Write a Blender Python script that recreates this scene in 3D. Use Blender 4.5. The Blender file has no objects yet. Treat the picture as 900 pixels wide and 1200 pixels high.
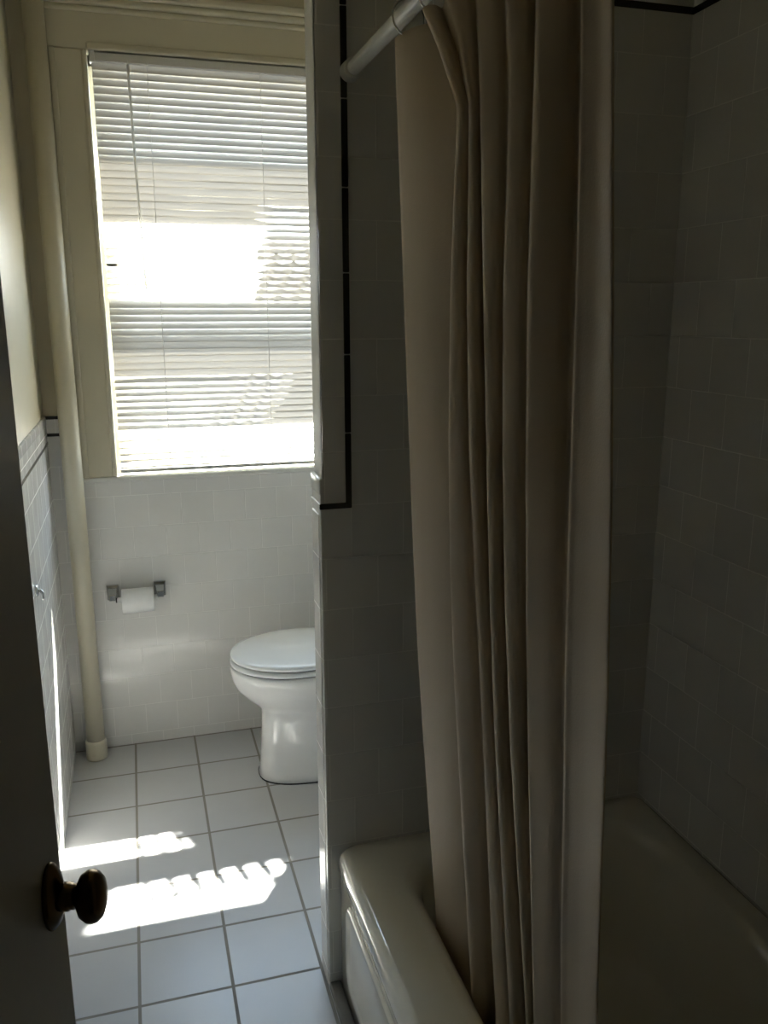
import bpy, bmesh, math, random
from mathutils import Vector, Matrix
random.seed(7)
S = bpy.context.scene
COL = S.collection

# ------------------------------------------------------------------ camera
yaw, pitch, roll = 0.2840, 0.2277, -0.0025
cy, sy, cp, sp = math.cos(yaw), math.sin(yaw), math.cos(pitch), math.sin(pitch)
fw = Vector((sy*cp, cy*cp, -sp)); rt = Vector((cy, -sy, 0)); up = rt.cross(fw)
rt, up = rt*math.cos(roll) + up*math.sin(roll), up*math.cos(roll) - rt*math.sin(roll)
cam = bpy.data.cameras.new('camera'); camo = bpy.data.objects.new('camera', cam); COL.objects.link(camo)
m = Matrix((rt, up, -fw)).transposed().to_4x4(); m.translation = (0, 0, 1.475); camo.matrix_world = m
cam.sensor_fit = 'VERTICAL'; cam.sensor_height = 36; cam.lens = 995.07/1200*36; cam.clip_start = 0.02
S.camera = camo

# ------------------------------------------------------------------ light and exposure
S.view_settings.view_transform = 'Standard'; S.view_settings.look = 'None'
S.view_settings.gamma = 1; S.view_settings.use_curve_mapping = False
S.view_settings.exposure = 2.32
S.cycles.diffuse_bounces = 8; S.cycles.max_bounces = 14; S.cycles.transparent_max_bounces = 16
S.cycles.caustics_reflective = False; S.cycles.sample_clamp_indirect = 6
w = bpy.data.worlds.new('sky'); S.world = w; w.use_nodes = True
wn = w.node_tree; bg = wn.nodes['Background']
tc = wn.nodes.new('ShaderNodeTexCoord'); sx = wn.nodes.new('ShaderNodeSeparateXYZ')
rmp = wn.nodes.new('ShaderNodeValToRGB')
wn.links.new(tc.outputs['Generated'], sx.inputs[0]); wn.links.new(sx.outputs['Z'], rmp.inputs[0])
rmp.color_ramp.elements[0].position = 0.0; rmp.color_ramp.elements[0].color = (0.80, 0.88, 1.0, 1)
rmp.color_ramp.elements[1].position = 0.6; rmp.color_ramp.elements[1].color = (0.5, 0.70, 1.0, 1)
wn.links.new(rmp.outputs[0], bg.inputs[0]); bg.inputs[1].default_value = 4.0
SUN = Vector((-0.66, -1.0, -1.9)).normalized()
sl = bpy.data.lights.new('sun', 'SUN'); so = bpy.data.objects.new('sun', sl); COL.objects.link(so)
sl.energy = 22; sl.angle = math.radians(0.53); sl.color = (1.0, 0.96, 0.90)
so.rotation_euler = SUN.to_track_quat('-Z', 'Y').to_euler(); so.location = (2, 5, 6)
pl = bpy.data.lights.new('window_portal', 'AREA'); po = bpy.data.objects.new('window_portal', pl); COL.objects.link(po)
pl.shape = 'RECTANGLE'; pl.size = 1.10; pl.size_y = 1.34; pl.cycles.is_portal = True
po.location = (0.457, 3.052, 1.61); po.rotation_euler = (math.radians(-90), 0, 0)

# ------------------------------------------------------------------ materials
def new_mat(name):
    mt = bpy.data.materials.new(name); mt.use_nodes = True
    return mt, mt.node_tree, mt.node_tree.nodes['Principled BSDF']

def plain(name, col, rough=0.5, metal=0.0, bump=0.0, bscale=60, var=0.06, spec=0.5, coat=0.0):
    mt, nt, b = new_mat(name)
    b.inputs['Roughness'].default_value = rough; b.inputs['Metallic'].default_value = metal
    b.inputs['Specular IOR Level'].default_value = spec; b.inputs['Coat Weight'].default_value = coat
    t = nt.nodes.new('ShaderNodeTexCoord')
    n = nt.nodes.new('ShaderNodeTexNoise'); n.inputs['Scale'].default_value = bscale*0.2; n.inputs['Detail'].default_value = 4
    nt.links.new(t.outputs['Object'], n.inputs['Vector'])
    mx = nt.nodes.new('ShaderNodeMixRGB'); mx.inputs[1].default_value = (*col, 1)
    mx.inputs[2].default_value = (*[c*(1-var*2) for c in col], 1)
    nt.links.new(n.outputs['Fac'], mx.inputs[0]); nt.links.new(mx.outputs[0], b.inputs['Base Color'])
    if bump:
        n2 = nt.nodes.new('ShaderNodeTexNoise'); n2.inputs['Scale'].default_value = bscale; n2.inputs['Detail'].default_value = 3
        nt.links.new(t.outputs['Object'], n2.inputs['Vector'])
        bp = nt.nodes.new('ShaderNodeBump'); bp.inputs['Strength'].default_value = bump; bp.inputs['Distance'].default_value = 0.003
        nt.links.new(n2.outputs['Fac'], bp.inputs['Height']); nt.links.new(bp.outputs[0], b.inputs['Normal'])
    return mt

def tile(name, ua, va, u0, v0, bw, rh, offset, mortar, col, col2, mcol, rough, wob=0.25, wobscale=7):
    mt, nt, b = new_mat(name); L = nt.links
    t = nt.nodes.new('ShaderNodeTexCoord'); s = nt.nodes.new('ShaderNodeSeparateXYZ'); c = nt.nodes.new('ShaderNodeCombineXYZ')
    L.new(t.outputs['Object'], s.inputs[0])
    for ax, o0, k in ((ua, u0, 0), (va, v0, 1)):
        a = nt.nodes.new('ShaderNodeMath'); a.operation = 'SUBTRACT'; a.inputs[1].default_value = o0
        L.new(s.outputs[ax], a.inputs[0]); L.new(a.outputs[0], c.inputs[k])
    br = nt.nodes.new('ShaderNodeTexBrick'); br.offset = offset; br.offset_frequency = 2; br.squash = 1.0
    br.inputs['Scale'].default_value = 1; br.inputs['Mortar Size'].default_value = mortar; br.inputs['Mortar Smooth'].default_value = 0.3
    br.inputs['Brick Width'].default_value = bw; br.inputs['Row Height'].default_value = rh; br.inputs['Bias'].default_value = 0
    br.inputs['Color1'].default_value = (*col, 1); br.inputs['Color2'].default_value = (*col2, 1); br.inputs['Mortar'].default_value = (*mcol, 1)
    L.new(c.outputs[0], br.inputs['Vector'])
    n = nt.nodes.new('ShaderNodeTexNoise'); n.inputs['Scale'].default_value = 4.5; n.inputs['Detail'].default_value = 6
    L.new(t.outputs['Object'], n.inputs['Vector'])
    mx = nt.nodes.new('ShaderNodeMixRGB'); mx.blend_type = 'MULTIPLY'; mx.inputs[0].default_value = 0.16
    L.new(br.outputs['Color'], mx.inputs[1]); L.new(n.outputs['Fac'], mx.inputs[2]); L.new(mx.outputs[0], b.inputs['Base Color'])
    mr = nt.nodes.new('ShaderNodeMapRange'); mr.inputs[3].default_value = rough; mr.inputs[4].default_value = 0.8
    L.new(br.outputs['Fac'], mr.inputs[0]); L.new(mr.outputs[0], b.inputs['Roughness'])
    n2 = nt.nodes.new('ShaderNodeTexNoise'); n2.inputs['Scale'].default_value = wobscale; n2.inputs['Detail'].default_value = 1
    L.new(t.outputs['Object'], n2.inputs['Vector'])
    b1 = nt.nodes.new('ShaderNodeBump'); b1.inputs['Strength'].default_value = wob; b1.inputs['Distance'].default_value = 0.01
    L.new(n2.outputs['Fac'], b1.inputs['Height'])
    b2 = nt.nodes.new('ShaderNodeBump'); b2.invert = True; b2.inputs['Strength'].default_value = 0.5; b2.inputs['Distance'].default_value = 0.0015
    L.new(br.outputs['Fac'], b2.inputs['Height']); L.new(b1.outputs[0], b2.inputs['Normal']); L.new(b2.outputs[0], b.inputs['Normal'])
    return mt

TC, TC2, TM = (0.76, 0.75, 0.725), (0.745, 0.735, 0.71), (0.84, 0.83, 0.80)
TW, TH = 0.1075, 0.1073
M = {}
M['tile_back'] = tile('wall_tile_back', 'X', 'Z', 0.02, 0.0364, TW, TH, 0.5, 0.0013, TC, TC2, TM, 0.14)
M['tile_left'] = tile('wall_tile_left', 'Y', 'Z', 0.03, 0.0364, TW, TH, 0.5, 0.0013, TC, TC2, TM, 0.16, 0.5)
M['tile_tub_end'] = tile('wall_tile_tub_end', 'X', 'Z', 0.3978, 0.0364, TW, TH, 0.5, 0.0013, TC, TC2, TM, 0.16)
M['tile_side'] = tile('wall_tile_side', 'Y', 'Z', 0.0, 0.0364, TW, TH, 0.5, 0.0013, TC, TC2, (0.90, 0.89, 0.86), 0.18)
M['floor'] = tile('floor_tile', 'X', 'Y', -0.0767-2.033, 2.673-4.066, 0.2033, 0.2033, 0.0, 0.0042, (0.55, 0.55, 0.555), (0.52, 0.52, 0.525), (0.28, 0.26, 0.225), 0.30, 0.08, 5)
M['plaster'] = plain('cream_wall_paint', (0.62, 0.57, 0.43), 0.45, bump=0.15, bscale=40)
M['trim'] = plain('cream_gloss_paint', (0.56, 0.52, 0.40), 0.32, bump=0.12, bscale=30)
M['white_trim'] = plain('white_gloss_paint', (0.64, 0.635, 0.605), 0.55, bump=0.1, bscale=30)
M['pipe'] = plain('cream_pipe_paint', (0.58, 0.54, 0.42), 0.4, bump=0.25, bscale=25, var=0.1)
M['liner'] = plain('black_liner_glaze', (0.022, 0.021, 0.016), 0.2)
M['ceiling'] = plain('ceiling_paint', (0.6, 0.56, 0.46), 0.7)
M['porcelain'] = plain('white_porcelain', (0.70, 0.70, 0.69), 0.08, var=0.01, coat=0.3)
M['seat'] = plain('white_seat_plastic', (0.72, 0.73, 0.73), 0.16, var=0.01)
M['shadow_gap'] = plain('gap_shade_black', (0.02, 0.02, 0.02), 0.8)  # near-black colour standing in for shade in the toilet gaps
M['tub'] = plain('tub_enamel', (0.78, 0.75, 0.65), 0.12, var=0.03, coat=0.3)
M['chrome'] = plain('chrome', (0.62, 0.63, 0.63), 0.18, metal=1.0, var=0.02)
M['dark_plastic'] = plain('dark_socket', (0.01, 0.01, 0.01), 0.5)
M['white_plastic'] = plain('white_plastic', (0.72, 0.72, 0.70), 0.3, var=0.02)
M['paper'] = plain('toilet_paper', (0.80, 0.80, 0.79), 0.95, bump=0.2, bscale=150, spec=0.1)
M['card'] = plain('cardboard', (0.35, 0.26, 0.17), 0.9)
M['rod'] = plain('rod_white_enamel', (0.62, 0.61, 0.57), 0.3, var=0.03)
M['brass'] = plain('aged_brass', (0.16, 0.105, 0.045), 0.27, metal=1.0, bump=0.1, bscale=40, var=0.3)
M['door'] = plain('door_paint', (0.42, 0.40, 0.345), 0.45, bump=0.25, bscale=30, var=0.12)
M['hall'] = plain('hall_paint', (0.22, 0.20, 0.17), 0.7)
M['hall_floor'] = plain('hall_boards', (0.12, 0.08, 0.05), 0.5)
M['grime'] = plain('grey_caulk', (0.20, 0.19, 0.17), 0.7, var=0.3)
M['rail'] = plain('blind_rail_enamel', (0.62, 0.60, 0.57), 0.4, var=0.01)

def translucent(name, col, tcol, fac, rough, weave=0.0):
    mt, nt, b = new_mat(name)
    b.inputs['Roughness'].default_value = rough; b.inputs['Base Color'].default_value = (*col, 1)
    tr = nt.nodes.new('ShaderNodeBsdfTranslucent'); tr.inputs[0].default_value = (*tcol, 1)
    mx = nt.nodes.new('ShaderNodeMixShader'); mx.inputs[0].default_value = fac
    out = nt.nodes['Material Output']
    nt.links.new(b.outputs[0], mx.inputs[1]); nt.links.new(tr.outputs[0], mx.inputs[2]); nt.links.new(mx.outputs[0], out.inputs[0])
    if weave:
        t = nt.nodes.new('ShaderNodeTexCoord'); n = nt.nodes.new('ShaderNodeTexNoise'); n.inputs['Scale'].default_value = 420; n.inputs['Detail'].default_value = 2
        nt.links.new(t.outputs['Object'], n.inputs['Vector'])
        bp = nt.nodes.new('ShaderNodeBump'); bp.inputs['Strength'].default_value = weave; bp.inputs['Distance'].default_value = 0.001
        nt.links.new(n.outputs['Fac'], bp.inputs['Height']); nt.links.new(bp.outputs[0], b.inputs['Normal'])
    return mt
M['slat'] = translucent('white_slat_vinyl', (0.62, 0.59, 0.53), (0.80, 0.74, 0.66), 0.03, 0.4)
M['wand'] = translucent('clear_wand', (0.75, 0.74, 0.72), (0.9, 0.9, 0.88), 0.6, 0.2)
M['curtain'] = translucent('beige_curtain_cloth', (0.60, 0.51, 0.39), (0.60, 0.49, 0.36), 0.28, 0.6, 0.3)

gm = bpy.data.materials.new('window_glass'); gm.use_nodes = True; nt = gm.node_tree; nt.nodes.clear()
o_ = nt.nodes.new('ShaderNodeOutputMaterial'); tb = nt.nodes.new('ShaderNodeBsdfTransparent'); gb = nt.nodes.new('ShaderNodeBsdfGlossy')
tb.inputs[0].default_value = (0.93, 0.95, 0.94, 1); gb.inputs['Roughness'].default_value = 0.02
ms = nt.nodes.new('ShaderNodeMixShader')
ms.inputs[0].default_value = 0.05; nt.links.new(tb.outputs[0], ms.inputs[1]); nt.links.new(gb.outputs[0], ms.inputs[2]); nt.links.new(ms.outputs[0], o_.inputs[0])
M['glass'] = gm

# ------------------------------------------------------------------ mesh helpers
class MB:
    def __init__(self): self.bm = bmesh.new()
    def add(self, bm2, mi=0, smooth=False):
        for f in bm2.faces:
            f.material_index = mi; f.smooth = smooth
        me = bpy.data.meshes.new('tmp'); bm2.to_mesh(me); bm2.free()
        self.bm.from_mesh(me); bpy.data.meshes.remove(me)
        return self
    def box(self, a, b, mi=0, bev=0.0, seg=2):
        bm = bmesh.new(); bmesh.ops.create_cube(bm, size=1)
        for v in bm.verts:
            v.co = Vector([(a[i]+b[i])/2 + v.co[i]*(b[i]-a[i]) for i in range(3)])
        if bev: bmesh.ops.bevel(bm, geom=bm.edges[:], offset=bev, segments=seg, profile=0.5, affect='EDGES')
        return self.add(bm, mi, bool(bev) and seg > 2)
    def loft(self, rings, mi=0, cap0=True, cap1=True, smooth=True, closed=True):
        bm = bmesh.new(); vs = [[bm.verts.new(p) for p in r] for r in rings]
        n = len(rings[0])
        for r in range(len(rings)-1):
            for i in range(n if closed else n-1):
                j = (i+1) % n
                bm.faces.new((vs[r][i], vs[r][j], vs[r+1][j], vs[r+1][i]))
        if cap0: bm.faces.new(vs[0][::-1])
        if cap1: bm.faces.new(vs[-1])
        bmesh.ops.recalc_face_normals(bm, faces=bm.faces[:])
        return self.add(bm, mi, smooth)
    def lathe(self, c, axis, prof, n=32, mi=0, sx_=1.0, sy_=1.0, ref=None):
        ax = Vector(axis).normalized(); r_ = Vector(ref) if ref else (Vector((0, 0, 1)) if abs(ax.z) < .9 else Vector((1, 0, 0)))
        u = (r_ - ax*r_.dot(ax)).normalized(); v = ax.cross(u)
        rings = [[Vector(c) + ax*h + u*(r*sx_*math.cos(2*math.pi*i/n)) + v*(r*sy_*math.sin(2*math.pi*i/n)) for i in range(n)] for r, h in prof]
        return self.loft(rings, mi)
    def tube(self, pts, r, n=12, mi=0, loop=False):
        pts = [Vector(p) for p in pts]; rings = []; N = len(pts)
        prev = None
        for i, p in enumerate(pts):
            a = pts[(i-1) % N] if (loop or i > 0) else p; b = pts[(i+1) % N] if (loop or i < N-1) else p
            t = (b-a).normalized()
            if prev is None:
                q = Vector((0, 0, 1)) if abs(t.z) < .9 else Vector((1, 0, 0))
            else: q = prev
            u = (q - t*q.dot(t)).normalized(); prev = u; v = t.cross(u)
            rings.append([p + u*r*math.cos(2*math.pi*k/n) + v*r*math.sin(2*math.pi*k/n) for k in range(n)])
        if loop: rings.append(rings[0])
        self.loft(rings, mi, not loop, not loop)
        if loop: bmesh.ops.remove_doubles(self.bm, verts=self.bm.verts[:], dist=1e-6)
        return self
    def build(self, name, mats, parent=None, loc=None):
        if not isinstance(mats, (list, tuple)): mats = [mats]
        me = bpy.data.meshes.new(name)
        if loc is not None: bmesh.ops.translate(self.bm, verts=self.bm.verts[:], vec=-Vector(loc))
        self.bm.to_mesh(me); self.bm.free()
        for x in mats: me.materials.append(x)
        o = bpy.data.objects.new(name, me); COL.objects.link(o)
        if loc is not None: o.location = loc
        if parent:
            o.parent = parent
            if loc is None: o.matrix_parent_inverse = parent.matrix_basis.inverted()
        return o

def tag(o, label=None, cat=None, group=None, kind=None):
    for k, v in (('label', label), ('category', cat), ('group', group), ('kind', kind)):
        if v: o[k] = v
    return o
def thing(name, loc, label=None, cat=None, group=None, kind=None):
    o = bpy.data.objects.new(name, None); COL.objects.link(o); o.location = loc; o.empty_display_size = 0.05
    return tag(o, label, cat, group, kind)

def smooth01(a, b, x):
    t = max(0.0, min(1.0, (x-a)/(b-a) if a != b else 0.0)); return t*t*(3-2*t)

# ------------------------------------------------------------------ the room shell
XL, XR, YB, YP, YF, ZC = -0.2757, 1.0975, 2.883, 1.592, 0.20, 2.52
ZW, ZL = 1.165, 1.104                      # wainscot top, liner height
tag(MB().box((XL-0.12, -0.9, -0.12), (XR+0.12, YB+0.26, 0)).build('floor', M['floor']), 'floor of square pale grey tiles with brown grout', 'floor', kind='structure')
tag(MB().box((XL-0.12, -0.9, ZC), (XR+0.12, YB+0.26, ZC+0.1)).build('ceiling', M['ceiling']), 'plain cream ceiling above the bathroom', 'ceiling', kind='structure')

b = MB(); b.box((XL-0.12, -0.9, -0.001), (XL, YB+0.01, ZW-0.012), 0); b.box((XL-0.12, -0.9, ZW-0.02), (XL-0.0065, YB+0.01, ZC), 1)
b.box((XL-0.05, YF, ZW-0.03), (XL+0.001, YB, ZW), 0, 0.005, 3)                # bullnose cap course
tag(b.build('wall_left', [M['tile_left'], M['plaster']]), 'left wall with grey tile below and cream paint above', 'wall', kind='structure')
tag(MB().box((XL-0.002, YF, 1.076), (XL+0.0012, YB, 1.085)).build('trim_1', M['liner']), 'thin dark liner strip on the left wall tiles', 'trim', kind='structure')

# window opening in the back wall
OX0, OX1, OZ0, OZ1 = -0.070, 0.997, 0.963, 2.236
b = MB()
Yo = YB+0.165
b.box((XL-0.12, YB, -0.001), (XR+0.12, Yo, 0.945), 0)
b.box((XL-0.12, YB, 0.945), (OX0-0.02, Yo, ZW), 0); b.box((OX1+0.02, YB, 0.945), (XR+0.12, Yo, ZW), 0)
b.box((XL-0.12, YB+0.006, ZW), (OX0-0.02, Yo, ZC), 1); b.box((OX1+0.02, YB+0.006, ZW), (XR+0.12, Yo, ZC), 1)
b.box((OX0-0.02, YB+0.006, OZ1+0.02), (OX1+0.02, Yo, ZC), 1)
b.box((OX0-0.02, YB+0.03, 0.93), (OX1+0.02, Yo, 0.95), 1)
tag(b.build('wall_back', [M['tile_back'], M['plaster']]), 'back wall under and around the window, grey tile below', 'wall', kind='structure')
b = MB()
for z in (1.1055, 1.160):
    b.box((XL, YB-0.0012, z-0.005), (OX0-0.108, YB+0.003, z+0.005)); b.box((OX1+0.099, YB-0.0012, z-0.005), (XR, YB+0.003, z+0.005))
tag(b.build('trim_2', M['liner']), 'pair of thin dark liner strips on the back wall behind the pipe', 'trim', kind='structure')

b = MB(); b.box((XR, -0.9, -0.001), (XR+0.12, YP+0.02, 2.125), 0); b.box((XR+0.006, -0.9, 2.11), (XR+0.12, YP+0.02, ZC), 1)
b.box((XR, YP, -0.001), (XR+0.12, YB+0.01, ZW), 0); b.box((XR+0.006, YP, ZW-0.01), (XR+0.12, YB+0.01, ZC), 1)
tag(b.build('wall_right', [M['tile_side'], M['plaster']]), 'tiled wall along the far side of the bathtub', 'wall', kind='structure')
tag(MB().box((XR-0.0012, YF, 2.0455), (XR+0.003, YP, 2.0585)).build('trim_3', M['liner']), 'dark liner strip high on the right tub wall', 'trim', kind='structure')

# partition at the head of the tub
PX, PT = 0.335, 0.083
b = MB()
b.box((PX+0.006, YP+0.001, ZW-0.02), (XR+0.01, YP+PT, ZC), 1)
b.box((PX, YP+0.0004, -0.001), (XR+0.01, YP+PT, ZW-0.008), 0, 0.003, 3)
b.box((PX-0.0018, YP+0.0005, ZW-0.034), (PX+0.03, YP+PT+0.004, ZW), 2, 0.005, 3)
b.box((PX+0.006, YP, -0.001), (XR+0.01, YP+0.012, 2.125), 0)
b.box((PX-0.002, YP+0.012, -0.001), (PX+0.006, YP+PT-0.008, ZL-0.012), 2, 0.002, 2)
M['bullnose'] = plain('bullnose_glaze', (0.72, 0.72, 0.71), 0.15)
o = b.build('wall_partition', [M['tile_tub_end'], M['white_trim'], M['tile_side']]); tag(o, 'thin partition wall between tub and toilet, dark tiled face toward the tub', 'wall', kind='structure')
b = MB()
zs = [ZL+0.006]; zz = ZL + 0.15
while zz < ZC: zs.append(zz); zz += 0.1495
for z0, z1 in zip(zs[:-1], zs[1:]):
    b.box((PX+0.051, YP-0.0035, z0), (PX+0.063, YP+0.002, z1-0.002), 0, 0.0015, 2)
b.box((PX-0.0025, YP-0.0035, ZL), (PX+0.063, YP+0.002, ZL+0.0115), 0, 0.0015, 2)
b.box((PX-0.0025, YP-0.003, ZL), (PX+0.001, YP+PT, ZL+0.0115), 1, 0.001, 2)
b.box((PX+0.075, YP-0.001, 2.0455), (XR, YP+0.002, 2.0585), 0)
tag(b.build('trim_4', [M['liner'], M['bullnose']]), 'black liner tiles edging the partition face', 'trim', kind='structure')

# front wall with the doorway, and the hall behind it
b = MB()
b.box((PX, YF-0.12, -0.001), (XR+0.01, YF, ZC), 0); b.box((XL-0.01, YF-0.12, 2.03), (PX, YF, ZC), 0)
tag(b.build('wall_front', M['plaster']), 'front wall holding the doorway', 'wall', kind='structure')
b = MB(); b.box((XL-0.12, -1.0, -0.12), (XR+0.12, -0.9, ZC+0.1), 0)
tag(b.build('wall_hall', M['hall']), 'dim hall wall beyond the doorway', 'wall', kind='structure')
b = MB(); b.box((XL-0.0, -0.9, 0), (XL+0.01, YF-0.121, ZC), 0); b.box((XR-0.01, -0.9, 0), (XR, YF-0.121, ZC), 0); b.box((XL, -0.9, 0.0), (XR, YF-0.121, 0.008), 1)
tag(b.build('trim_5', [M['hall'], M['hall_floor']]), 'dark hall lining and boards', 'trim', kind='structure')
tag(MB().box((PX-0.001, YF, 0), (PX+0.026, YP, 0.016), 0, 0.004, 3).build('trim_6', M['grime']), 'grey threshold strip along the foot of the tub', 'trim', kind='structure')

# ------------------------------------------------------------------ window
win = thing('window_1', (0.457, YB, OZ0), 'tall sash window with cream casing behind the blind', 'window', kind='structure')
def casing_side(x0, x1, flip):
    mb = MB(); a, c = (x0, x1)
    mb.box((a, YB-0.020, OZ0), (c, YB+0.02, OZ1), 0, 0.003, 2)
    o0, o1 = (a, a+0.020) if not flip else (c-0.020, c)
    mb.box((o0, YB-0.028, OZ0), (o1, YB, OZ1), 0, 0.006, 3)
    i0, i1 = (c-0.016, c) if not flip else (a, a+0.016)
    mb.box((i0, YB-0.025, OZ0), (i1, YB, OZ1), 0, 0.006, 3)
    return mb
casing_side(OX0-0.108, OX0, False).build('casing', M['trim'], win)
casing_side(OX1, OX1+0.099, True).build('casing', M['trim'], win)
mb = MB()
mb.box((OX0-0.108, YB-0.020, OZ1), (OX1+0.099, YB+0.02, 2.340), 0, 0.003, 2)
mb.box((OX0-0.0, YB-0.024, OZ1), (OX1+0.0, YB, OZ1+0.022), 0, 0.006, 3)
mb.box((OX0-0.112, YB-0.028, 2.336), (OX1+0.099, YB+0.01, 2.354), 0, 0.007, 3)
mb.box((OX0-0.116, YB-0.042, 2.352), (OX1+0.099, YB+0.01, 2.372), 0, 0.008, 3)
mb.box((OX0-0.12, YB-0.055, 2.370), (OX1+0.099, YB+0.01, 2.392), 0, 0.006, 3)
mb.build('head_casing', M['trim'], win)
mb = MB(); mb.box((OX0-0.11, YB-0.026, 0.9465), (OX1+0.099, YB+0.165, 0.9635), 0, 0.005, 3); mb.build('sill', M['white_trim'], win)
mb = MB()
mb.box((OX0-0.02, YB+0.015, OZ0), (OX0, YB+0.16, OZ1)); mb.box((OX1, YB+0.015, OZ0), (OX1+0.02, YB+0.16, OZ1)); mb.box((OX0-0.02, YB+0.015, OZ1), (OX1+0.02, YB+0.16, OZ1+0.02))
mb.box((OX0, YB+0.04, OZ0), (OX0+0.012, YB+0.065, OZ1)); mb.box((OX1-0.012, YB+0.04, OZ0), (OX1, YB+0.065, OZ1)); mb.box((OX0, YB+0.04, OZ1-0.03), (OX1, YB+0.065, OZ1))
mb.build('jamb', M['trim'], win)
def sash(z0, z1, y0, y1, bot, top):
    x0, x1 = OX0+0.002, OX1-0.002; s = 0.045
    mb = MB(); mb.box((x0, y0, z0), (x0+s, y1, z1), 0, 0.003); mb.box((x1-s, y0, z0), (x1, y1, z1), 0, 0.003)
    mb.box((x0, y0, z0), (x1, y1, z0+bot), 0, 0.003); mb.box((x0, y0, z1-top), (x1, y1, z1), 0, 0.003)
    o = mb.build('sash', M['trim'], win)
    ym = (y0+y1)/2
    MB().box((x0+s-0.004, ym-0.0015, z0+bot-0.004), (x1-s+0.004, ym+0.0015, z1-top+0.004)).build('glass_pane', M['glass'], o)
sash(OZ0+0.001, 1.655, YB+0.068, YB+0.100, 0.06, 0.04)
sash(1.615, OZ1-0.001, YB+0.104, YB+0.136, 0.04, 0.045)

# ------------------------------------------------------------------ venetian blind
BX0, BX1, BZ0, BZ1, BY = -0.060, 0.986, 0.972, 2.2335, YB+0.002
bl = thing('window_blind', (0.457, BY, BZ0), 'white horizontal slat blind hanging closed in the sunlit window', 'blind')
mb = MB(); mb.box((BX0, BY-0.013, BZ1-0.024), (BX1, BY+0.013, BZ1), 0, 0.002); mb.box((BX0-0.004, BY-0.015, BZ1-0.027), (BX0+0.012, BY+0.015, BZ1+0.004), 0, 0.002)
mb.box((BX1-0.012, BY-0.015, BZ1-0.027), (BX1+0.004, BY+0.015, BZ1+0.004), 0, 0.002)
mb.build('headrail', M['rail'], bl)
MB().box((BX0, BY-0.012, BZ0), (BX1, BY+0.012, BZ0+0.011), 0, 0.003, 3).build('bottom_rail', M['rail'], bl)
PITCH, SW = 0.0215, 0.0255
def tilt(z, x, k):
    """degrees from level, room-side edge down; twist is set per row and along it to shape the sun patches"""
    rnd = random.Random(k*13)
    n = 3*math.sin(x*9 + rnd.random()*6.3) + 2*math.sin(x*23 + rnd.random()*6.3)
    # bends added to cut toothed shade into the floor sun patches, aligned between neighbouring slats
    def shade_bend(ph, wd):
        f = abs((ph % 1.0) - 0.5)*2.0
        return smooth01(wd, 0.0, f) if wd else 0.0
    if z > 1.955: t = 76 + n*0.5
    elif z > 1.83: t = 87.5 + n*0.3
    elif z > 1.515:
        a = 36 if z < 1.76 else 87.5
        q = smooth01(0.38, 0.46, x - 0.66*(z-1.67)/1.9*0.5)
        low = smooth01(1.74, 1.60, z)
        bars = 40*low*shade_bend((x - 0.5*(z-1.515))/0.062, 0.62) + 34*smooth01(1.72, 1.70, z)*smooth01(1.64, 1.66, z)*shade_bend((x + 0.3*(z-1.515))/0.055, 0.55)
        bars *= 0.68 + 0.32*smooth01(0.55, 0.60, x)
        t = a + (62 - a)*q + n*(0.3 + 0.7*q) + bars*q
    elif z > 1.405: t = 74 + n*0.4
    elif z > 1.283: t = 87.5 + n*0.3
    elif z > 1.115:
        e = 0.39 + 0.08*smooth01(1.12, 1.28, z)
        q = smooth01(e, e+0.07, x)
        bars = 29*smooth01(0.27, 0.31, x + (1.2-z)*0.6)*shade_bend((x - 0.5*(z-1.115))/0.055, 0.65)
        t = 62 + (90-62)*q + (n + bars)*(1-q)
    else: t = 35 + 3*smooth01(0.35, 0.6, x) + n*0.6
    return math.radians(t)
mb = MB(); NS = 150
z = BZ1-0.034; k = 0; row_z = []
while z > BZ0+0.013:
    row_z.append(z); bm = bmesh.new(); grid = []
    dz = random.uniform(-0.0006, 0.0006); sl_ = random.uniform(-0.0006, 0.0006)
    for i in range(NS+1):
        x = BX0 + 0.002 + (BX1-BX0-0.004)*i/NS; T = tilt(z, x, k); row = []
        for j in range(5):
            s = (j/4-0.5); s_ = s*SW; cr = 0.0016*(1-4*s*s)
            row.append(bm.verts.new((x, BY - math.cos(T)*s_ - math.sin(T)*cr, z + dz + sl_*(i/NS-0.5) - math.sin(T)*s_ + math.cos(T)*cr)))
        grid.append(row)
    for i in range(NS):
        for j in range(4): bm.faces.new((grid[i][j], grid[i+1][j], grid[i+1][j+1], grid[i][j+1]))
    mb.add(bm, 0, True); z -= PITCH; k += 1
mb.build('slats', M['slat'], bl)
for cx in (0.10, 0.44, 0.80):
    c = MB()
    for dy in (-0.0135, 0.0135): c.tube([(cx, BY+dy, BZ1-0.02), (cx, BY+dy, BZ0+0.006)], 0.0009, 6)
    c.build('ladder_cord', M['rail'], bl)
mb = MB(); mb.tube([(0.045, BY-0.020, BZ1-0.03), (0.049, BY-0.022, 1.9), (0.058, BY-0.023, 1.555)], 0.0038, 8); mb.tube([(0.045, BY-0.010, BZ1-0.015), (0.045, BY-0.021, BZ1-0.031)], 0.002, 6)
mb.build('tilt_wand', M['wand'], bl)

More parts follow.
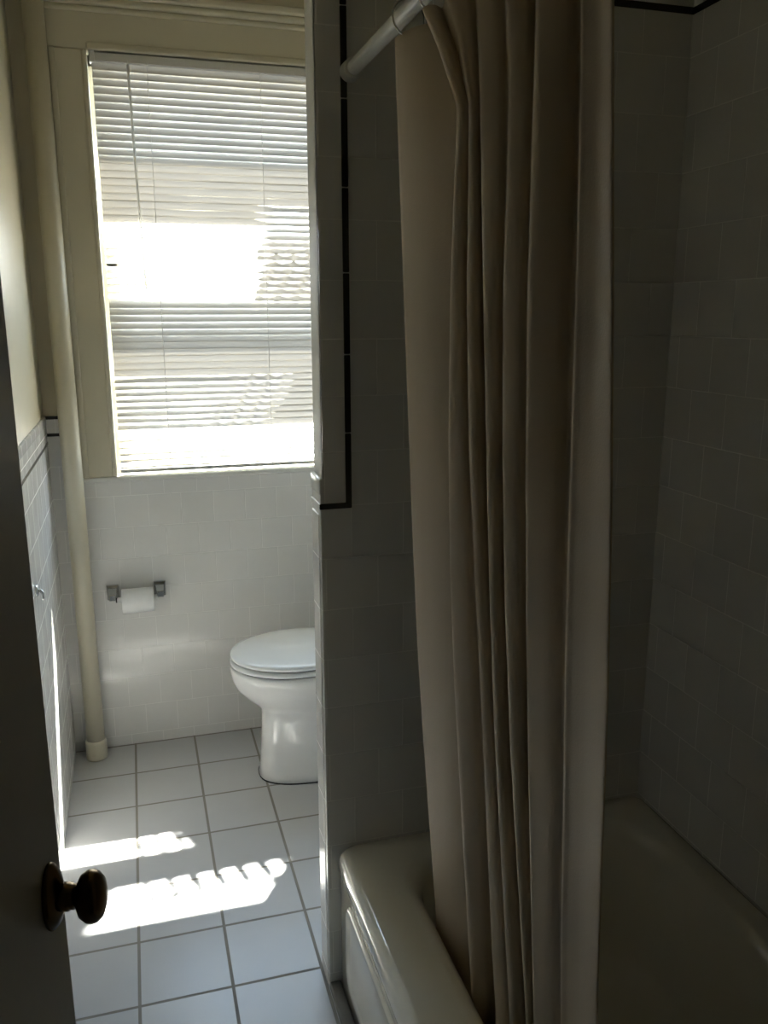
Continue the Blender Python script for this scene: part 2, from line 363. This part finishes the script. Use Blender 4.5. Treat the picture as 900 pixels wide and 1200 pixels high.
# ------------------------------------------------------------------ riser pipe
px, py = -0.204, 2.822
pp = thing('riser_pipe', (px, py, 0), 'cream painted vertical pipe standing in the corner left of the window', 'pipe')
mb = MB(); mb.lathe((px, py, 0), (0, 0, 1), [(0.0295, 0.05), (0.0295, 0.9), (0.0300, 1.0), (0.0298, ZC-0.001)], 32); mb.build('pipe', M['pipe'], pp)
mb = MB(); mb.lathe((px, py, 0), (0, 0, 1), [(0.034, 0.0), (0.035, 0.006), (0.035, 0.058), (0.032, 0.066), (0.0295, 0.068)], 32); mb.build('collar', M['pipe'], pp)

# ------------------------------------------------------------------ toilet paper holder and roll
hz = 0.552; ry = YB-0.052
th = thing('toilet_paper_holder', (-0.037, YB, hz), 'chrome two-post toilet paper holder on the tiled wall under the window', 'paper holder')
for cx in (-0.114, 0.040):
    mb = MB(); r0 = []
    for (y, hw, zt, zb) in ((YB, 0.0195, 0.028, -0.024), (YB-0.008, 0.0185, 0.027, -0.023), (YB-0.012, 0.014, 0.020, -0.019), (YB-0.045, 0.0115, 0.013, -0.013), (YB-0.060, 0.0105, 0.010, -0.011), (YB-0.062, 0.008, 0.008, -0.009)):
        r0.append([(cx-hw, y, hz+0.012+zb), (cx+hw*0.96, y, hz+0.012+zb), (cx+hw*1.04, y, hz+0.012+zt), (cx-hw*1.04, y, hz+0.012+zt)])
    mb.loft(r0, 0, True, True, False); p = mb.build('post', M['chrome'], th)
    sgn = 1 if cx < 0 else -1
    mb = MB(); mb.lathe((cx+sgn*0.0095, ry, hz), (sgn, 0, 0), [(0.0085, 0), (0.0085, 0.0035), (0.006, 0.004)], 20); mb.build('socket', M['dark_plastic'], p)
mb = MB(); mb.lathe((-0.104, ry, hz), (1, 0, 0), [(0.005, 0), (0.005, 0.004), (0.010, 0.006), (0.010, 0.06), (0.0085, 0.062), (0.0085, 0.128), (0.010, 0.13), (0.010, 0.134), (0.005, 0.137), (0.005, 0.134)], 24); mb.build('roller', M['white_plastic'], th)
rl = thing('toilet_paper_roll', (-0.033, ry, hz-0.006), 'white toilet paper roll on the chrome holder', 'toilet paper')
rc = 0.041; mb = MB()
mb.lathe((-0.085, ry, hz-0.006), (1, 0, 0), [(0.0195, 0.002), (0.0195, 0.0), (rc-0.001, 0), (rc, 0.001), (rc, 0.101), (rc-0.001, 0.102), (0.0195, 0.102), (0.0195, 0.1)], 40)
mb.build('paper', M['paper'], rl)
mb = MB(); rr = [[Vector((x, ry+r*math.cos(a), hz-0.006+r*math.sin(a))) for a in [2*math.pi*i/24 for i in range(24)]] for x, r in ((-0.085, 0.0194), (-0.085, 0.0184), (0.017, 0.0184), (0.017, 0.0194), (-0.085, 0.0194))]
mb.loft(rr, 0, False, False); mb.build('core', M['card'], rl)

# ------------------------------------------------------------------ wall hook
hk = thing('wall_hook', (XL, 2.24, 0.79), 'small chrome hook on the left wall tile just past the door edge', 'hook')
mb = MB(); mb.lathe((XL+0.0005, 2.24, 0.79), (1, 0, 0), [(0.016, 0), (0.016, 0.003), (0.012, 0.006), (0.006, 0.007)], 24); mb.build('base_plate', M['chrome'], hk)
mb = MB(); mb.tube([(XL+0.005, 2.24, 0.79), (XL+0.012, 2.24, 0.789), (XL+0.016, 2.24, 0.782), (XL+0.016, 2.24, 0.770), (XL+0.013, 2.24, 0.764)], 0.004, 10); mb.build('arm', M['chrome'], hk)

# ------------------------------------------------------------------ toilet
TY = 2.555
to = thing('toilet', (0.6, TY, 0), 'white toilet with closed lid, half hidden behind the partition', 'toilet')
def egg(xf, xb, hw, z, n=48, pw=2.0, fr_=0.5):
    """outline pointing to -X: front xf, back xb, widest where fr_ of the length lies"""
    xm = xf + (xb-xf)*fr_; pts = []
    for i in range(n):
        a = 2*math.pi*i/n; ca, sa = math.cos(a), math.sin(a)
        ex = 2.0/pw
        x = abs(ca)**ex*(1 if ca > 0 else -1); y = abs(sa)**ex*(1 if sa > 0 else -1)
        pts.append((xm + x*((xb-xm) if x > 0 else (xm-xf)), TY + y*hw, z))
    return pts
mb = MB()
R_ = [(0.318, 0.78, 0.106, 0.0, 2.6), (0.314, 0.78, 0.110, 0.004, 2.6), (0.320, 0.78, 0.106, 0.03, 2.6), (0.326, 0.78, 0.098, 0.12, 2.5), (0.330, 0.78, 0.092, 0.20, 2.4),
      (0.330, 0.77, 0.093, 0.232, 2.3), (0.318, 0.765, 0.101, 0.248, 2.2), (0.300, 0.76, 0.114, 0.264, 2.1), (0.272, 0.755, 0.135, 0.290, 2.05), (0.250, 0.75, 0.155, 0.318, 2.0), (0.240, 0.745, 0.167, 0.345, 2.0),
      (0.236, 0.74, 0.173, 0.365, 2.0), (0.235, 0.74, 0.174, 0.380, 2.0), (0.238, 0.74, 0.172, 0.388, 2.0), (0.246, 0.735, 0.165, 0.391, 2.0), (0.285, 0.68, 0.13, 0.390, 2.0),
      (0.292, 0.67, 0.125, 0.36, 2.0), (0.33, 0.62, 0.09, 0.26, 2.0), (0.38, 0.56, 0.05, 0.22, 2.0)]
mb.loft([egg(a, c, h, z, 64, p, 0.46) for a, c, h, z, p in R_], 0)
mb.box((0.66, TY-0.11, 0.33), (0.92, TY+0.11, 0.392), 0, 0.02, 3)
mb.build('bowl', M['porcelain'], to)
mb = MB()
ro = [(0.240, 0.700, 0.168, 0.3950), (0.236, 0.703, 0.172, 0.3970), (0.235, 0.704, 0.173, 0.402), (0.238, 0.702, 0.170, 0.4085), (0.246, 0.696, 0.163, 0.410)]
ri = [(0.295, 0.66, 0.115, 0.410), (0.290, 0.664, 0.119, 0.402), (0.296, 0.66, 0.114, 0.395)]
rings = [egg(a, c, h, z, 64, 2.0, 0.46) for a, c, h, z in ro+ri]; rings.append(rings[0]); mb.loft(rings, 0, False, False); mb.build('seat', M['seat'], to)
mb = MB()
mb.loft([egg(a, c, h, z, 64, 2.0, 0.46) for a, c, h, z in [(0.25, 0.70, 0.16, 0.4145), (0.241, 0.703, 0.167, 0.4155), (0.2375, 0.705, 0.1705, 0.419), (0.2365, 0.705, 0.1715, 0.426), (0.240, 0.703, 0.168, 0.430), (0.255, 0.69, 0.155, 0.4335), (0.30, 0.65, 0.12, 0.436), (0.40, 0.56, 0.05, 0.437)]], 0)
ld = mb.build('lid', M['seat'], to)
mb = MB(); mb.loft([egg(0.250, 0.69, 0.159, z, 64, 2.0, 0.46) for z in (0.4085, 0.4150)], 0); mb.build('gap_shade', M['shadow_gap'], ld)  # added dark slab, paints the shade between seat and lid
mb = MB(); mb.loft([egg(0.245, 0.695, 0.163, z, 64, 2.0, 0.46) for z in (0.3900, 0.3965)], 0); mb.build('gap_shade', M['shadow_gap'], to)  # same for the shade between bowl rim and seat
for s in (-1, 1):
    mb = MB(); mb.tube([(0.70, TY+s*0.07-0.02, 0.412), (0.70, TY+s*0.07+0.02, 0.412)], 0.012, 14); mb.build('hinge', M['seat'], to)
def rr_ring(x0, x1, y0, y1, z, r, n=6):
    pts = []
    for cx, cy_, a0 in ((x1-r, y1-r, 0), (x0+r, y1-r, 90), (x0+r, y0+r, 180), (x1-r, y0+r, 270)):
        for i in range(n+1):
            a = math.radians(a0 + 90*i/n); pts.append((cx+r*math.cos(a), cy_+r*math.sin(a), z))
    return pts
mb = MB(); mb.loft([rr_ring(0.735, 0.905, TY-0.20, TY+0.20, 0.391, 0.04), rr_ring(0.725, 0.915, TY-0.215, TY+0.215, 0.44, 0.04), rr_ring(0.72, 0.92, TY-0.225, TY+0.225, 0.735, 0.035)], 0); tk = mb.build('tank', M['porcelain'], to)
mb = MB(); mb.loft([rr_ring(0.71, 0.93, TY-0.235, TY+0.235, 0.735, 0.035), rr_ring(0.708, 0.932, TY-0.237, TY+0.237, 0.745, 0.035), rr_ring(0.71, 0.93, TY-0.235, TY+0.235, 0.762, 0.035), rr_ring(0.725, 0.915, TY-0.22, TY+0.22, 0.77, 0.03)], 0); mb.build('tank_lid', M['porcelain'], to)
mb = MB(); mb.tube([(0.722, TY+0.16, 0.68), (0.70, TY+0.16, 0.68), (0.698, TY+0.10, 0.672)], 0.006, 10); mb.build('flush_handle', M['chrome'], tk)
mb = MB(); mb.loft([egg(0.312, 0.782, 0.112, 0.0005, 48, 2.6, 0.46), egg(0.312, 0.782, 0.112, 0.0035, 48, 2.6, 0.46)]); mb.build('foot_line', M['shadow_gap'], to)  # thin near-black line round the toilet foot

# ------------------------------------------------------------------ bathtub
TX0, TX1, TY0, TY1, TZ = 0.357, XR-0.002, YF+0.004, YP-0.002, 0.355
tu = thing('bathtub', ((TX0+TX1)/2, (TY0+TY1)/2, 0), 'off-white alcove bathtub with rounded rim behind the curtain', 'bathtub')
def tub_ring(x0, x1, y0, y1, r, z, n=12): return rr_ring(x0, x1, y0, y1, z, r, n)
mb = MB()
rg = [tub_ring(TX0+0.005, TX1, TY0, TY1, 0.004, 0.0), tub_ring(TX0+0.005, TX1, TY0, TY1, 0.004, 0.29),
      tub_ring(TX0+0.002, TX1, TY0, TY1, 0.006, 0.300), tub_ring(TX0, TX1, TY0, TY1, 0.012, 0.312), tub_ring(TX0, TX1, TY0, TY1, 0.018, 0.330), tub_ring(TX0+0.003, TX1, TY0, TY1, 0.022, 0.343), tub_ring(TX0+0.010, TX1, TY0+0.002, TY1-0.001, 0.026, 0.351), tub_ring(TX0+0.022, TX1-0.006, TY0+0.01, TY1-0.004, 0.03, TZ),
      tub_ring(0.455, XR-0.050, TY0+0.075, TY1-0.055, 0.13, TZ+0.001), tub_ring(0.470, XR-0.056, TY0+0.085, TY1-0.062, 0.13, TZ-0.002), tub_ring(0.482, XR-0.064, TY0+0.095, TY1-0.071, 0.13, TZ-0.012), tub_ring(0.489, XR-0.070, TY0+0.105, TY1-0.077, 0.13, TZ-0.030),
      tub_ring(0.494, XR-0.085, TY0+0.16, TY1-0.09, 0.13, 0.20), tub_ring(0.525, XR-0.105, TY0+0.22, TY1-0.11, 0.13, 0.09), tub_ring(0.55, XR-0.13, TY0+0.27, TY1-0.14, 0.12, 0.055), tub_ring(0.60, XR-0.18, TY0+0.35, TY1-0.2, 0.1, 0.045)]
mb.loft(rg, 0, True, True); mb.build('basin', M['tub'], tu)
def rr_yz(x, y0, y1, z0, z1, r, n=8): return [(x, p[0], p[1]) for p in rr_ring(y0, y1, z0, z1, 0, r, n)]
for y0, y1 in ((0.28, 0.84), (0.92, 1.53)):
    mb = MB(); mb.loft([rr_yz(TX0+0.006, y0, y1, 0.055, 0.275, 0.05), rr_yz(TX0+0.001, y0+0.004, y1-0.004, 0.059, 0.271, 0.047), rr_yz(TX0-0.001, y0+0.012, y1-0.012, 0.067, 0.263, 0.042), rr_yz(TX0+0.002, y0+0.022, y1-0.022, 0.077, 0.253, 0.035), rr_yz(TX0+0.004, y0+0.030, y1-0.030, 0.085, 0.245, 0.03)], 0, False, True)
    mb.build('apron_panel', M['tub'], tu)
mb = MB(); mb.lathe((0.79, TY1-0.24, 0.046), (0, 0, 1), [(0.03, 0), (0.03, 0.002), (0.022, 0.003), (0.02, 0.001)], 24); mb.build('drain', M['chrome'], tu)

# ------------------------------------------------------------------ curtain rod, rings, curtain
def rodp(y): return Vector((0.402 + 0.0145*(YP-y), y, 1.894))
rd = thing('curtain_rod', rodp(YP), 'white shower curtain rod fixed high on the partition', 'curtain rod')
mb = MB(); mb.tube([rodp(YP-0.001), rodp(YF+0.001)], 0.0122, 20); mb.build('rod', M['rod'], rd)
for y, d in ((YP, -1), (YF, 1)):
    mb = MB(); mb.lathe(rodp(y), (0, d, 0), [(0.0125, 0.0005), (0.0172, 0.0005), (0.0178, 0.004), (0.0172, 0.030), (0.0160, 0.034), (0.0122, 0.0345)], 28); mb.build('end_cap', M['rod'], rd)

ZS = [1.86, 1.80, 1.72, 1.62, 1.5, 1.3, 1.1, .9, .7, .5, .36, .25]
CR = [[1.282, 1.289, 1.296, 1.304, 1.315, 1.332, 1.349, 1.361, 1.362, 1.357, 1.354, 1.343], [1.155, 1.101, 1.048, 1.075, 1.104, 1.14, 1.162, 1.171, 1.17, 1.169, 1.168, 1.148],
      [1.081, 1.039, 1.012, 1.026, 1.045, 1.061, 1.061, 1.058, 1.06, 1.061, 1.056, 1.056], [0.976, 0.976, 0.978, 0.984, 0.991, 1.002, 1.011, 1.014, 1.008, 1.002, 1.0, 1.0],
      [0.901, 0.901, 0.897, 0.912, 0.932, 0.951, 0.961, 0.96, 0.95, 0.94, 0.939, 0.939], [0.828, 0.828, 0.838, 0.852, 0.868, 0.885, 0.897, 0.904, 0.909, 0.912, 0.912, 0.912],
      [0.744, 0.744, 0.745, 0.752, 0.761, 0.78, 0.797, 0.809, 0.822, 0.83, 0.83, 0.83], [0.703, 0.703, 0.703, 0.704, 0.705, 0.709, 0.718, 0.731, 0.745, 0.75, 0.75, 0.75]]
def interp(z, row):
    if z >= ZS[0]: return row[0]
    for i in range(len(ZS)-1):
        if z >= ZS[i+1]:
            t = (z-ZS[i])/(ZS[i+1]-ZS[i]); return row[i] + (row[i+1]-row[i])*t
    return row[-1]
def crest_x(z): return 0.497 - 0.105*max(0, min(1.1, (z-0.35)/1.51))
def catmull(P, n):
    out = []
    for i in range(len(P)-1):
        p0 = P[i-1] if i else P[0]*2 - P[1]; p1, p2 = P[i], P[i+1]; p3 = P[i+2] if i+2 < len(P) else P[-1]*2 - P[-2]
        for k in range(n):
            t = k/n; out.append(0.5*((2*p1) + (p2-p0)*t + (2*p0-5*p1+4*p2-p3)*t*t + (3*p1-p0-3*p2+p3)*t**3))
    out.append(P[-1]); return out
def curtain_row(z):
    xc = crest_x(z); Y = [interp(z, r) for r in CR]; P = []
    P.append(Vector((xc+0.001, Y[0], z)))
    for k in range(7):
        y0, y1 = Y[k], Y[k+1]; ratio = xc/y1; d = y0-y1
        wob = 0.15*math.sin(z*3.1 + k*1.7)
        if k > 0:
            r = min(0.011, d*0.16)
            P += [Vector((xc+r*0.8, y0+r*1.1, z)), Vector((xc, y0, z)), Vector((xc+r*0.25, y0-r*1.1, z))]
        if k == 6:
            P += [Vector((xc+0.005, y0-d*0.5, z))]; continue
        a = min(0.05, max(0.014, d*ratio*((0.75 if k < 5 else 0.52) + wob)))
        vy = min(y0 - 0.004, y1 + a/ratio)
        if k == 0:
            P += [Vector((xc+0.004, y0-d*0.22, z)), Vector((xc+0.016, y0-d*0.48, z)), Vector((xc+0.042, y0-d*0.72, z))]
            P.append(Vector((xc+0.047, y0-d*0.82, z))); continue
        P.append(Vector((xc+a*0.5, y0+(vy-y0)*0.5-min(0.01, d*0.14), z))); P.append(Vector((xc+a, vy, z)))
    P += [Vector((xc+0.003, Y[7], z)), Vector((xc+0.007, Y[7]+0.004, z)), Vector((xc+0.03, Y[7]+0.06, z))]
    return catmull(P, 5)
NR = 70; rows = []
for i in range(NR+1):
    z = 1.862 - (1.862-0.235)*i/NR
    rows.append(curtain_row(z))
mb = MB(); mb.loft([[Vector(p) for p in r] for r in rows], 0, False, False, True, False)
cu = mb.build('shower_curtain', M['curtain'], None, (0.44, 1.03, 1.862))
tag(cu, 'beige cloth shower curtain bunched on the rod and tucked inside the tub', 'shower curtain')
sm = cu.modifiers.new('thickness', 'SOLIDIFY'); sm.thickness = 0.0016; sm.offset = 0

ring0 = None
spots = [1.262] + [interp(1.86, CR[k]) + 0.004 for k in range(1, 8)]
rl_ = ['chrome ring farthest along the rod, at the left edge of the curtain', 'second chrome curtain ring from the left, beside the first slanting fold']
for i, y in enumerate(spots):
    c0 = rodp(y); c = Vector((c0.x, c0.y, c0.z-0.010))
    if ring0 is None:
        mb = MB(); n = 28
        mb.tube([(0, 0, 0) if False else Vector((0.0235*math.cos(2*math.pi*q/n), 0.006*math.sin(2*math.pi*q/n), 0.0265*math.sin(2*math.pi*q/n))) for q in range(n)], 0.0016, 8, 0, True)
        ring0 = mb.build('curtain_ring', M['chrome'], None, (0, 0, 0)); o = ring0
    else:
        o = ring0.copy(); COL.objects.link(o)
    o.location = c; tag(o, rl_[i] if i < 2 else 'chrome curtain ring on the rod above the middle curtain folds', 'curtain ring', 'rings along the curtain rod')

# ------------------------------------------------------------------ door
hinge = Vector((-0.265, 0.20, 0)); free = Vector((-0.0976, 0.777, 0))
u = (free-hinge).normalized(); nn = Vector((u.y, -u.x, 0))            # nn faces the camera side
dr = thing('door_1', hinge, 'dark open door with brass knob at the left edge of view', 'door', kind='structure')
dw = (free-hinge).length
def obox(mb, a0, a1, b0, b1, z0, z1, bev=0.0, mi=0):
    """box in door space: a along the leaf from the hinge, b out of the face"""
    bm = bmesh.new(); bmesh.ops.create_cube(bm, size=1)
    for v in bm.verts:
        v.co = Vector(((a0+a1)/2 + v.co.x*(a1-a0), (b0+b1)/2 + v.co.y*(b1-b0), (z0+z1)/2 + v.co.z*(z1-z0)))
    if bev: bmesh.ops.bevel(bm, geom=bm.edges[:], offset=bev, segments=2, profile=0.5, affect='EDGES')
    for v in bm.verts: v.co = hinge + u*v.co.x + nn*v.co.y + Vector((0, 0, v.co.z))
    bmesh.ops.recalc_face_normals(bm, faces=bm.faces[:]); mb.add(bm, mi)
mb = MB(); obox(mb, 0.004, dw, -0.035, 0.0, 0.012, 2.015, 0.002)
leaf = mb.build('leaf', M['door'], dr)
kc = free - u*0.031 + Vector((0, 0, 0.950))
kb = thing('knob_set', kc); kb.parent = dr; kb.matrix_parent_inverse = dr.matrix_basis.inverted()
kb['label'] = 'aged brass oval knob and rosette'
up_ = (0, 0, 1)
mb = MB(); mb.lathe(kc, nn, [(0.034, 0.0003), (0.0345, 0.002), (0.033, 0.0045), (0.031, 0.0055), (0.027, 0.0085), (0.017, 0.012), (0.012, 0.014)], 40, 0, 1.0, 0.55, up_); mb.build('rosette', M['brass'], kb)
mb = MB(); mb.lathe(kc, nn, [(0.013, 0.008), (0.013, 0.019), (0.0115, 0.021), (0.0115, 0.024), (0.009, 0.025), (0.009, 0.028)], 28, 0, 1, 1, up_); mb.build('shank', M['brass'], kb)
mb = MB(); mb.lathe(kc, nn, [(0.004, 0.0245), (0.013, 0.026), (0.0215, 0.030), (0.0255, 0.0355), (0.0262, 0.040), (0.0245, 0.045), (0.020, 0.049), (0.012, 0.0515), (0.003, 0.0522)], 40, 0, 1.0, 0.72, up_); mb.build('knob', M['brass'], kb)
